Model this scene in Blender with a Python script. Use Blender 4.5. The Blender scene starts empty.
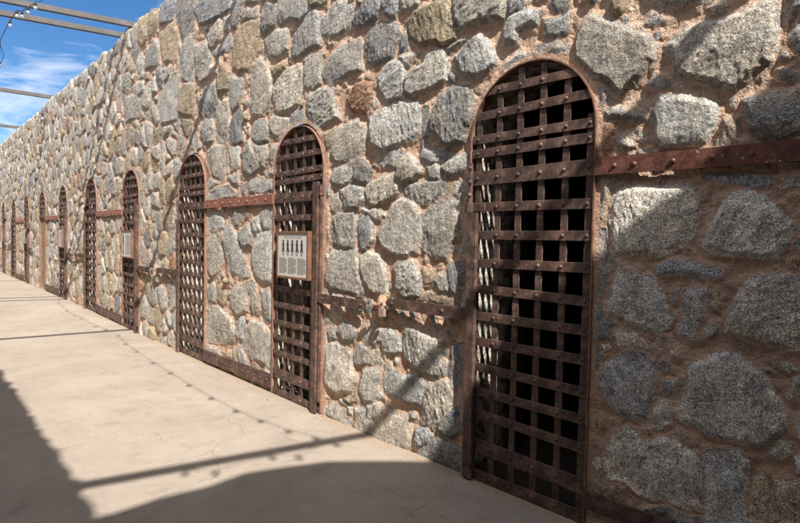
import bpy, bmesh, math, random
import numpy as np
from mathutils import Matrix, Vector
scene = bpy.context.scene

# ------------------------------------------------------------------ camera
YAW, PITCH, ROLL = 0.7297, 0.0368, 0.0201
CAM = Vector((0.0, -2.727, 1.5))
def cam_axes():
    cy, sy, cp, sp = math.cos(YAW), math.sin(YAW), math.cos(PITCH), math.sin(PITCH)
    F = Vector((-cy*cp, sy*cp, -sp)); R = Vector((sy, cy, 0)); U = R.cross(F)
    c, s = math.cos(ROLL), math.sin(ROLL)
    return c*R + s*U, -s*R + c*U, F
R_, U_, F_ = cam_axes()
cam = bpy.data.cameras.new('camera'); cam_o = bpy.data.objects.new('camera', cam)
scene.collection.objects.link(cam_o)
cam_o.matrix_world = Matrix(((R_.x, U_.x, -F_.x, CAM.x), (R_.y, U_.y, -F_.y, CAM.y), (R_.z, U_.z, -F_.z, CAM.z), (0, 0, 0, 1)))
cam.sensor_width = 36.0; cam.lens = 36.0*554.8/800; cam.clip_start = 0.05; cam.clip_end = 3000
scene.camera = cam_o

# ------------------------------------------------------------------ light
SUN = Vector((0.88, -0.34, 1.0)).normalized()          # direction towards the sun
EL = math.asin(SUN.z); AZ = math.atan2(SUN.x, SUN.y)   # clockwise from +Y
world = bpy.data.worlds.new('World'); scene.world = world; world.use_nodes = True
wn, wl = world.node_tree.nodes, world.node_tree.links
wn.clear()
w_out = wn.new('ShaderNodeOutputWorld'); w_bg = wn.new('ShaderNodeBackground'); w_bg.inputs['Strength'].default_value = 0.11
sky = wn.new('ShaderNodeTexSky'); sky.sky_type = 'NISHITA'; sky.sun_disc = False
sky.sun_elevation = EL; sky.sun_rotation = AZ; sky.altitude = 1500; sky.air_density = 1.0; sky.dust_density = 0.0; sky.ozone_density = 4.0
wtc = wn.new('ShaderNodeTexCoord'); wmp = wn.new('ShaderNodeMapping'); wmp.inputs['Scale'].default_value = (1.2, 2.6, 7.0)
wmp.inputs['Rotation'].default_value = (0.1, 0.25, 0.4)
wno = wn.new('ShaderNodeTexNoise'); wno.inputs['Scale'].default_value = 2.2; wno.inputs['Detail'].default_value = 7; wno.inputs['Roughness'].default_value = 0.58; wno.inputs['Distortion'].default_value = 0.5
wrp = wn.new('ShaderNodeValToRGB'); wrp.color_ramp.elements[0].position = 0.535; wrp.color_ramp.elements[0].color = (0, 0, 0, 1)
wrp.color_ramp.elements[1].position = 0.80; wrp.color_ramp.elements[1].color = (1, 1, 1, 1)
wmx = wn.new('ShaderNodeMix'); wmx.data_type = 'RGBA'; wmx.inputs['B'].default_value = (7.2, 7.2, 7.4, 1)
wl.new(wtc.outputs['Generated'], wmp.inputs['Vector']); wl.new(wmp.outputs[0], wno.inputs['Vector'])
# unseen cloud added overhead and behind the viewer to fill the shade; wisps ahead
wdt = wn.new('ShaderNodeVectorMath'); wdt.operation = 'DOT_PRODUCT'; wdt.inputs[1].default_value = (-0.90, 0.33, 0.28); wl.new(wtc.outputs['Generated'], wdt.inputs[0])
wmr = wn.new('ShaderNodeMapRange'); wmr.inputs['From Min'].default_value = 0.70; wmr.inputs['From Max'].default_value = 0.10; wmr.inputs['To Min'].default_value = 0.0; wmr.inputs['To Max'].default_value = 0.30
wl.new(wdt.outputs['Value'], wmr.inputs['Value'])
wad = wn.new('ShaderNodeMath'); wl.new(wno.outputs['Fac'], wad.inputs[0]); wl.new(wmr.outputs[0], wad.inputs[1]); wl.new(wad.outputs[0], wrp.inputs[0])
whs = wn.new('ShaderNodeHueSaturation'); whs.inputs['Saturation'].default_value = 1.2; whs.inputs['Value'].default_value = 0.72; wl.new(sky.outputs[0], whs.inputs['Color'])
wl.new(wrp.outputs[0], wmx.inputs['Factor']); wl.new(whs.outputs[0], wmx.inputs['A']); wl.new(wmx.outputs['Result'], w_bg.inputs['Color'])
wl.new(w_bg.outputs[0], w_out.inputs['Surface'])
sun = bpy.data.lights.new('sun', 'SUN'); sun.energy = 4.6; sun.angle = math.radians(0.55); sun.color = (1.0, 0.95, 0.88)
sun_o = bpy.data.objects.new('sun', sun); scene.collection.objects.link(sun_o); sun_o.location = (4, -3, 9)
sun_o.rotation_euler = (-SUN).to_track_quat('-Z', 'Y').to_euler()
vs = scene.view_settings; vs.view_transform = 'Standard'; vs.look = 'None'; vs.gamma = 1; vs.use_curve_mapping = False; vs.exposure = 0.86
scene.cycles.use_adaptive_sampling = True; scene.cycles.adaptive_threshold = 0.025
scene.cycles.max_bounces = 5; scene.cycles.diffuse_bounces = 3; scene.cycles.glossy_bounces = 2; scene.cycles.transmission_bounces = 4
scene.display_settings.display_device = 'sRGB'

# ------------------------------------------------------------------ layout (metres; x along the wall, y into it, z up)
GATE0, STEP, GW, NG = -1.930, 2.524, 0.860, 10     # centre of nearest gateway, spacing, width, count
ARCH_Z = 2.125                                     # springing of the arches
WT = 4.80                                          # wall top
OPP = -3.620                                       # face of the opposite wall
def gate_x(i): return GATE0 - STEP*i

# ------------------------------------------------------------------ materials
def mat(name):
    m = bpy.data.materials.new(name); m.use_nodes = True
    n = m.node_tree.nodes; n.clear()
    o = n.new('ShaderNodeOutputMaterial'); b = n.new('ShaderNodeBsdfPrincipled'); m.node_tree.links.new(b.outputs[0], o.inputs[0])
    return m, n, m.node_tree.links, b
def ramp(n, l, src, stops):
    r = n.new('ShaderNodeValToRGB'); e = r.color_ramp.elements
    while len(e) < len(stops): e.new(0.5)
    for k, (p, c) in enumerate(stops):
        e[k].position = p; e[k].color = (c, c, c, 1) if not isinstance(c, tuple) else (*c, 1)
    l.new(src, r.inputs[0]); return r.outputs[0]
def mix(n, l, f, a, b, mode='MIX'):
    m = n.new('ShaderNodeMix'); m.data_type = 'RGBA'; m.blend_type = mode
    for s, v in (('Factor', f), ('A', a), ('B', b)):
        if isinstance(v, tuple): m.inputs[s].default_value = (*v, 1)
        elif isinstance(v, (int, float)): m.inputs[s].default_value = v
        else: l.new(v, m.inputs[s])
    return m.outputs['Result']
def noise(n, l, co, scale, detail=4, rough=0.55, dist=0.0):
    t = n.new('ShaderNodeTexNoise'); t.inputs['Scale'].default_value = scale; t.inputs['Detail'].default_value = detail
    t.inputs['Roughness'].default_value = rough; t.inputs['Distortion'].default_value = dist
    l.new(co, t.inputs['Vector']); return t.outputs['Fac']
def math_(n, l, op, a, b=0.0, c=None, clamp=False):
    m = n.new('ShaderNodeMath'); m.operation = op; m.use_clamp = clamp
    for k, v in enumerate((a, b) if c is None else (a, b, c)):
        if isinstance(v, (int, float)): m.inputs[k].default_value = v
        else: l.new(v, m.inputs[k])
    return m.outputs[0]
def bump(n, l, b, h, dist, strength=1.0, prev=None):
    p = n.new('ShaderNodeBump'); p.inputs['Distance'].default_value = dist; p.inputs['Strength'].default_value = strength
    l.new(h, p.inputs['Height'])
    if prev is not None: l.new(prev, p.inputs['Normal'])
    l.new(p.outputs[0], b.inputs['Normal']); return p.outputs[0]

def make_rubble():
    m, n, l, b = mat('granite_rubble_in_mortar')
    co = n.new('ShaderNodeTexCoord').outputs['Object']
    tint = n.new('ShaderNodeAttribute'); tint.attribute_name = 'tint'
    sd = n.new('ShaderNodeAttribute'); sd.attribute_name = 'sd'
    edge = noise(n, l, co, 55, 2)
    e = math_(n, l, 'MULTIPLY_ADD', math_(n, l, 'SUBTRACT', edge, 0.5), 0.022, sd.outputs['Fac'])
    f = math_(n, l, 'MULTIPLY_ADD', e, 330.0, 0.2, clamp=True)           # 1 on stone, 0 on mortar
    # mortar smeared over the stones here and there
    sm = ramp(n, l, noise(n, l, co, 9, 4, 0.65), [(0.58, 1.0), (0.66, 0.25)])
    near = ramp(n, l, math_(n, l, 'MULTIPLY', sd.outputs['Fac'], 12.0), [(0.0, 0.0), (0.5, 1.0)])
    sm2 = math_(n, l, 'MAXIMUM', sm, near)
    f = math_(n, l, 'MULTIPLY', f, sm2)
    # granite: dark mica, grey quartz, white feldspar grains
    g1 = noise(n, l, co, 140, 3, 0.75)
    grain = ramp(n, l, g1, [(0.36, 0.28), (0.46, 0.84), (0.53, 1.15), (0.64, 1.80)])
    vo = n.new('ShaderNodeTexVoronoi'); vo.inputs['Scale'].default_value = 190; l.new(co, vo.inputs['Vector'])
    vc = n.new('ShaderNodeSeparateColor'); l.new(vo.outputs['Color'], vc.inputs[0])
    g2 = ramp(n, l, vc.outputs[0], [(0.0, 0.45), (0.25, 0.92), (0.75, 1.1), (1.0, 1.6)])
    st = mix(n, l, tint.outputs['Alpha'], tint.outputs['Color'], grain, 'MULTIPLY')
    st = mix(n, l, 0.75, st, g2, 'MULTIPLY')
    big = ramp(n, l, noise(n, l, co, 14, 5, 0.65, 0.8), [(0.36, (0.45, 0.46, 0.50)), (0.52, (1.0, 1.0, 1.0)), (0.66, (1.28, 1.22, 1.12))])
    st = mix(n, l, 0.75, st, big, 'MULTIPLY')
    vmp = n.new('ShaderNodeMapping'); vmp.inputs['Rotation'].default_value = (0, 0.9, 0); vmp.inputs['Scale'].default_value = (1.0, 1.0, 0.22); l.new(co, vmp.inputs['Vector'])
    st = mix(n, l, 0.45, st, ramp(n, l, noise(n, l, vmp.outputs[0], 34, 4, 0.65, 0.6), [(0.36, (0.50, 0.49, 0.50)), (0.47, (0.98, 0.98, 0.98)), (0.62, (1.10, 1.09, 1.06)), (0.70, (1.45, 1.42, 1.36))]), 'MULTIPLY')
    pat = ramp(n, l, noise(n, l, co, 6.5, 4, 0.6), [(0.52, 0.0), (0.70, 0.55)])
    st = mix(n, l, pat, st, mix(n, l, 1.0, (0.34, 0.27, 0.18), grain, 'MULTIPLY'))
    # mortar
    mo = ramp(n, l, noise(n, l, co, 3.2, 5, 0.6), [(0.30, (0.46, 0.285, 0.195)), (0.52, (0.62, 0.430, 0.310)), (0.72, (0.70, 0.54, 0.42))])
    mo = mix(n, l, 0.55, mo, ramp(n, l, noise(n, l, co, 160, 3, 0.7), [(0.3, 0.5), (0.5, 1.0), (0.72, 1.4)]), 'MULTIPLY')
    mo = mix(n, l, ramp(n, l, noise(n, l, co, 1.3, 4, 0.6, 0.6), [(0.46, 0.0), (0.64, 0.5)]), mo, (0.50, 0.36, 0.27))
    mo = mix(n, l, ramp(n, l, noise(n, l, co, 7.5, 5, 0.7, 0.5), [(0.54, 0.0), (0.68, 0.55)]), mo, (0.30, 0.175, 0.115))
    peb = n.new('ShaderNodeTexVoronoi'); peb.inputs['Scale'].default_value = 60; l.new(co, peb.inputs['Vector'])
    pf = ramp(n, l, peb.outputs['Distance'], [(0.18, 1.0), (0.26, 0.0)])
    pc = n.new('ShaderNodeSeparateColor'); l.new(peb.outputs['Color'], pc.inputs[0])
    pf = math_(n, l, 'MULTIPLY', pf, ramp(n, l, pc.outputs[1], [(0.62, 0.0), (0.66, 0.8)]))
    mo = mix(n, l, pf, mo, ramp(n, l, pc.outputs[0], [(0.0, (0.16, 0.14, 0.12)), (0.6, (0.38, 0.33, 0.28)), (1.0, (0.62, 0.56, 0.48))]))
    # object position by axis; no colour depends on it
    sx = n.new('ShaderNodeSeparateXYZ'); l.new(co, sx.inputs[0])
    l.new(mix(n, l, f, mo, st), b.inputs['Base Color'])
    b.inputs['Roughness'].default_value = 0.85; b.inputs['Specular IOR Level'].default_value = 0.3
    hs = math_(n, l, 'ADD', math_(n, l, 'MULTIPLY', noise(n, l, co, 42, 4, 0.72), 1.0), math_(n, l, 'MULTIPLY', g1, 0.30))
    hm = math_(n, l, 'ADD', math_(n, l, 'MULTIPLY', noise(n, l, co, 38, 4, 0.7), 1.2), math_(n, l, 'MULTIPLY', pf, 0.35))
    mh = n.new('ShaderNodeMix'); mh.data_type = 'FLOAT'; l.new(f, mh.inputs['Factor']); l.new(hm, mh.inputs['A']); l.new(hs, mh.inputs['B'])
    bump(n, l, b, mh.outputs['Result'], 0.020, 1.0)
    return m
def make_metal(name, dark, mid, light, rough=0.55, scale=1.0, chips=None):
    m, n, l, b = mat(name)
    co = n.new('ShaderNodeTexCoord').outputs['Object']
    c = ramp(n, l, noise(n, l, co, 14*scale, 6, 0.7, 0.3), [(0.30, dark), (0.5, mid), (0.70, light)])
    c = mix(n, l, 0.5, c, ramp(n, l, noise(n, l, co, 120*scale, 3, 0.7), [(0.3, 0.5), (0.5, 1.0), (0.7, 1.5)]), 'MULTIPLY')
    if chips: c = mix(n, l, ramp(n, l, noise(n, l, co, 26, 5, 0.7), [(0.655, 0.0), (0.68, 1.0)]), c, chips)
    l.new(c, b.inputs['Base Color']); b.inputs['Metallic'].default_value = 0.25
    l.new(ramp(n, l, noise(n, l, co, 30, 4), [(0.3, rough-0.12), (0.7, rough+0.18)]), b.inputs['Roughness'])
    bump(n, l, b, noise(n, l, co, 90, 5, 0.7), 0.0022, 0.8)
    return m
def make_plain(name, col, rough=0.7, var=0.25, scale=8, bumpd=0.003, spec=0.4, metal=0.0):
    m, n, l, b = mat(name)
    co = n.new('ShaderNodeTexCoord').outputs['Object']
    c = mix(n, l, 1.0, col, ramp(n, l, noise(n, l, co, scale, 5, 0.65), [(0.3, 1-var), (0.7, 1+var)]), 'MULTIPLY')
    l.new(c, b.inputs['Base Color']); b.inputs['Roughness'].default_value = rough; b.inputs['Specular IOR Level'].default_value = spec; b.inputs['Metallic'].default_value = metal
    bump(n, l, b, noise(n, l, co, scale*9, 4, 0.6), bumpd, 0.7)
    return m
def make_ground():
    m, n, l, b = mat('worn_concrete')
    co = n.new('ShaderNodeTexCoord').outputs['Object']
    c = ramp(n, l, noise(n, l, co, 0.9, 6, 0.6, 0.4), [(0.30, (0.325, 0.270, 0.218)), (0.5, (0.365, 0.307, 0.250)), (0.70, (0.405, 0.344, 0.282))])
    c = mix(n, l, 0.7, c, ramp(n, l, noise(n, l, co, 5.5, 6, 0.7, 0.6), [(0.30, 0.72), (0.46, 0.97), (0.60, 1.02), (0.75, 1.10)]), 'MULTIPLY')
    c = mix(n, l, 0.6, c, ramp(n, l, noise(n, l, co, 130, 3, 0.7), [(0.3, 0.80), (0.5, 1.0), (0.7, 1.15)]), 'MULTIPLY')
    c = mix(n, l, ramp(n, l, noise(n, l, co, 2.1, 6, 0.72, 1.2), [(0.50, 0.0), (0.70, 0.22)]), c, (0.235, 0.195, 0.165))
    # wandering hairline cracks, only where a second noise allows them
    dn = n.new('ShaderNodeTexNoise'); dn.inputs['Scale'].default_value = 3.0; dn.inputs['Detail'].default_value = 6; l.new(co, dn.inputs['Vector'])
    vm = n.new('ShaderNodeVectorMath'); vm.operation = 'MULTIPLY_ADD'; l.new(dn.outputs['Color'], vm.inputs[0]); vm.inputs[1].default_value = (0.45, 0.45, 0.0); l.new(co, vm.inputs[2])
    vo = n.new('ShaderNodeTexVoronoi'); vo.feature = 'DISTANCE_TO_EDGE'; vo.inputs['Scale'].default_value = 1.15; l.new(vm.outputs[0], vo.inputs['Vector'])
    ck = ramp(n, l, vo.outputs['Distance'], [(0.0, 1.0), (0.0045, 0.0)])
    ck = math_(n, l, 'MULTIPLY', ck, ramp(n, l, noise(n, l, co, 1.1, 3), [(0.46, 0.0), (0.54, 0.9)]))
    # tooled joints
    sx = n.new('ShaderNodeSeparateXYZ'); l.new(co, sx.inputs[0])
    wob = math_(n, l, 'MULTIPLY', math_(n, l, 'SUBTRACT', noise(n, l, co, 4, 4), 0.5), 0.03)
    jx = math_(n, l, 'PINGPONG', math_(n, l, 'ADD', math_(n, l, 'ADD', sx.outputs[0], wob), 2.36+2.15*20), 1.075)
    jy = math_(n, l, 'ABSOLUTE', math_(n, l, 'ADD', math_(n, l, 'ADD', sx.outputs[1], wob), 0.53))
    jt = math_(n, l, 'MINIMUM', jx, jy)
    jt = ramp(n, l, math_(n, l, 'MULTIPLY', jt, 10.0), [(0.02, 0.75), (0.07, 0.0)])
    jt = math_(n, l, 'MULTIPLY', jt, ramp(n, l, noise(n, l, co, 2.3, 4), [(0.40, 0.15), (0.60, 1.0)]))
    lines = math_(n, l, 'MAXIMUM', ck, jt)
    c = mix(n, l, math_(n, l, 'MULTIPLY', lines, 0.30), c, (0.16, 0.12, 0.09))
    sand = math_(n, l, 'ADD', sx.outputs[1], math_(n, l, 'MULTIPLY', math_(n, l, 'SUBTRACT', noise(n, l, co, 3.5, 5, 0.65), 0.5), 0.35))
    c = mix(n, l, ramp(n, l, math_(n, l, 'ADD', sand, 1.0), [(0.84, 0.0), (0.95, 0.75)]), c, (0.34, 0.255, 0.185))
    # paler mineral spots, small dark stains
    c = mix(n, l, ramp(n, l, noise(n, l, co, 13, 4, 0.6), [(0.72, 0.0), (0.76, 0.5)]), c, (0.50, 0.43, 0.35))
    c = mix(n, l, ramp(n, l, noise(n, l, co, 21, 3, 0.5), [(0.25, 0.6), (0.285, 0.0)]), c, (0.20, 0.15, 0.12))
    l.new(c, b.inputs['Base Color']); b.inputs['Roughness'].default_value = 0.82; b.inputs['Specular IOR Level'].default_value = 0.25
    h = math_(n, l, 'SUBTRACT', math_(n, l, 'MULTIPLY', noise(n, l, co, 24, 6, 0.65), 0.6), lines)
    bump(n, l, b, h, 0.006, 0.7)
    return m
M = dict(
    rubble=make_rubble(), ground=make_ground(),
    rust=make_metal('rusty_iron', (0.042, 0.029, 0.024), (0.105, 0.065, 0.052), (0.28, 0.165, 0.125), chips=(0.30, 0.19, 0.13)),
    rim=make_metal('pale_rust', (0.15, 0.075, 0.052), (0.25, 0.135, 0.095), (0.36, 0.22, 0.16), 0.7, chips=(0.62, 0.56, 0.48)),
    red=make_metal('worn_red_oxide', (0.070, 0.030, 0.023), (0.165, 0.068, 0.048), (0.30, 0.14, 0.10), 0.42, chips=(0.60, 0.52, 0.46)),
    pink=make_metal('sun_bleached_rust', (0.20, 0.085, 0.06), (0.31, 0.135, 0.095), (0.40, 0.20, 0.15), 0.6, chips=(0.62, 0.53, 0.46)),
    beam=make_plain('weathered_grey_beam', (0.105, 0.097, 0.092), 0.7, 0.25, 5, 0.002),
    steel=make_plain('dull_steel', (0.42, 0.40, 0.38), 0.38, 0.15, 20, 0.001, 0.5, 0.7),
    brass=make_plain('tarnished_pink_metal', (0.46, 0.31, 0.27), 0.5, 0.15, 20, 0.001, 0.5, 0.3),
    cable=make_plain('black_cable', (0.02, 0.02, 0.022), 0.5, 0.1, 20, 0.001),
    cell_dark=make_plain('shade_dark_floor', (0.06, 0.05, 0.042), 0.95, 0.3, 8, 0.01),  # near-black floor sheet: the cell's shade put into its colour
    wood=make_plain('orange_stained_wood', (0.19, 0.098, 0.060), 0.6, 0.3, 14, 0.002),
    paper=make_plain('pale_printed_sheet', (0.62, 0.61, 0.56), 0.35, 0.04, 3, 0.0002),
    ink=make_plain('dark_print', (0.045, 0.04, 0.04), 0.5, 0.1, 20, 0.0002),
    text=make_plain('grey_print', (0.27, 0.27, 0.25), 0.5, 0.1, 20, 0.0002),
    brownprint=make_plain('brown_print', (0.20, 0.11, 0.06), 0.5, 0.1, 20, 0.0002),
)
def make_limewash():
    m, n, l, b = mat('peeling_limewash')
    co = n.new('ShaderNodeTexCoord').outputs['Object']
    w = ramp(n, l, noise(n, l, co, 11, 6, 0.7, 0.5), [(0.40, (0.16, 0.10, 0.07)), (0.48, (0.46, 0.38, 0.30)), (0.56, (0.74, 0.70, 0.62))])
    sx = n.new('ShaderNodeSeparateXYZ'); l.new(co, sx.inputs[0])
    deep = ramp(n, l, math_(n, l, 'ADD', sx.outputs[1], math_(n, l, 'MULTIPLY', noise(n, l, co, 8, 4), 0.25)), [(0.44, 0.0), (0.56, 1.0)])  # limewash goes near-black with depth: cell gloom put into the colour
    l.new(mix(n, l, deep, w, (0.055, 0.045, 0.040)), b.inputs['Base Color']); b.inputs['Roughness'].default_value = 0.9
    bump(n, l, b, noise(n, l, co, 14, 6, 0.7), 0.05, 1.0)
    return m
M['lime'] = make_limewash()
def make_glass():
    m, n, l, b = mat('bulb_glass'); b.inputs['Base Color'].default_value = (0.9, 0.92, 0.95, 1); b.inputs['Roughness'].default_value = 0.08
    b.inputs['Transmission Weight'].default_value = 0.7; b.inputs['IOR'].default_value = 1.3; return m
M['glass'] = make_glass()

# ------------------------------------------------------------------ object helpers
COL = scene.collection
def tag(o, label=None, cat=None, group=None, kind=None):
    for k, v in (('label', label), ('category', cat), ('group', group), ('kind', kind)):
        if v: o[k] = v
    return o
def empty(name, loc, label=None, cat=None, group=None, rot=None):
    o = bpy.data.objects.new(name, None); o.empty_display_size = 0.1; COL.objects.link(o); o.location = loc
    if rot: o.rotation_euler = rot
    return tag(o, label, cat, group)
def link(name, bm, m, parent=None, smooth=False, loc=None):
    me = bpy.data.meshes.new(name); bmesh.ops.recalc_face_normals(bm, faces=bm.faces); bm.to_mesh(me); bm.free()
    me.materials.append(m)
    if smooth: me.polygons.foreach_set('use_smooth', [True]*len(me.polygons))
    o = bpy.data.objects.new(name, me); COL.objects.link(o)
    if loc: o.location = loc
    if parent: o.parent = parent
    return o
def box(bm, x0, x1, y0, y1, z0, z1, bev=0.0, mtx=None):
    r = bmesh.ops.create_cube(bm, size=1.0); vs_ = r['verts']
    for v in vs_: v.co = Vector(((x0+x1)/2 + v.co.x*(x1-x0), (y0+y1)/2 + v.co.y*(y1-y0), (z0+z1)/2 + v.co.z*(z1-z0)))
    if bev:
        es = list({e for v in vs_ for e in v.link_edges})
        q = bmesh.ops.bevel(bm, geom=es, offset=bev, segments=1, affect='EDGES'); vs_ = list({v for f in q['faces'] for v in f.verts} | {v for v in vs_ if v.is_valid})
    if mtx is not None: bmesh.ops.transform(bm, matrix=mtx, verts=vs_)
def tube(bm, pts, r, seg=8, cap=True):
    pts = [Vector(p) for p in pts]; rings = []; prev = None
    for i, p in enumerate(pts):
        d = (pts[min(i+1, len(pts)-1)] - pts[max(i-1, 0)]).normalized()
        if prev is None: a = d.orthogonal().normalized()
        else: a = (prev - d*prev.dot(d)).normalized()
        prev = a; b2 = d.cross(a)
        rr = r[i] if isinstance(r, (list, tuple)) else r
        rings.append([bm.verts.new(p + (a*math.cos(2*math.pi*k/seg) + b2*math.sin(2*math.pi*k/seg))*rr) for k in range(seg)])
    for A, B in zip(rings, rings[1:]):
        for k in range(seg): bm.faces.new((A[k], A[(k+1) % seg], B[(k+1) % seg], B[k]))
    if cap: bm.faces.new(rings[0][::-1]); bm.faces.new(rings[-1])
def prism(bm, poly, y0, y1):                      # poly in (x, z), extruded along y
    A = [bm.verts.new((x, y0, z)) for x, z in poly]; B = [bm.verts.new((x, y1, z)) for x, z in poly]
    bm.faces.new(A); bm.faces.new(B[::-1])
    for k in range(len(poly)): bm.faces.new((A[k], A[(k+1) % len(poly)], B[(k+1) % len(poly)], B[k]))
def rivet(bm, x, y, z, r=0.0118):                 # domed head facing -y
    top = bm.verts.new((x, y - r*0.85, z)); rings = []
    for f, h in ((1.0, 0.0), (0.85, 0.45), (0.5, 0.75)):
        rings.append([bm.verts.new((x + r*f*math.cos(k*math.pi/4), y - r*h, z + r*f*math.sin(k*math.pi/4))) for k in range(8)])
    for A, B in zip(rings, rings[1:]):
        for k in range(8): bm.faces.new((A[k], A[(k+1) % 8], B[(k+1) % 8], B[k]))
    for k in range(8): bm.faces.new((rings[-1][k], rings[-1][(k+1) % 8], top))

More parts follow.
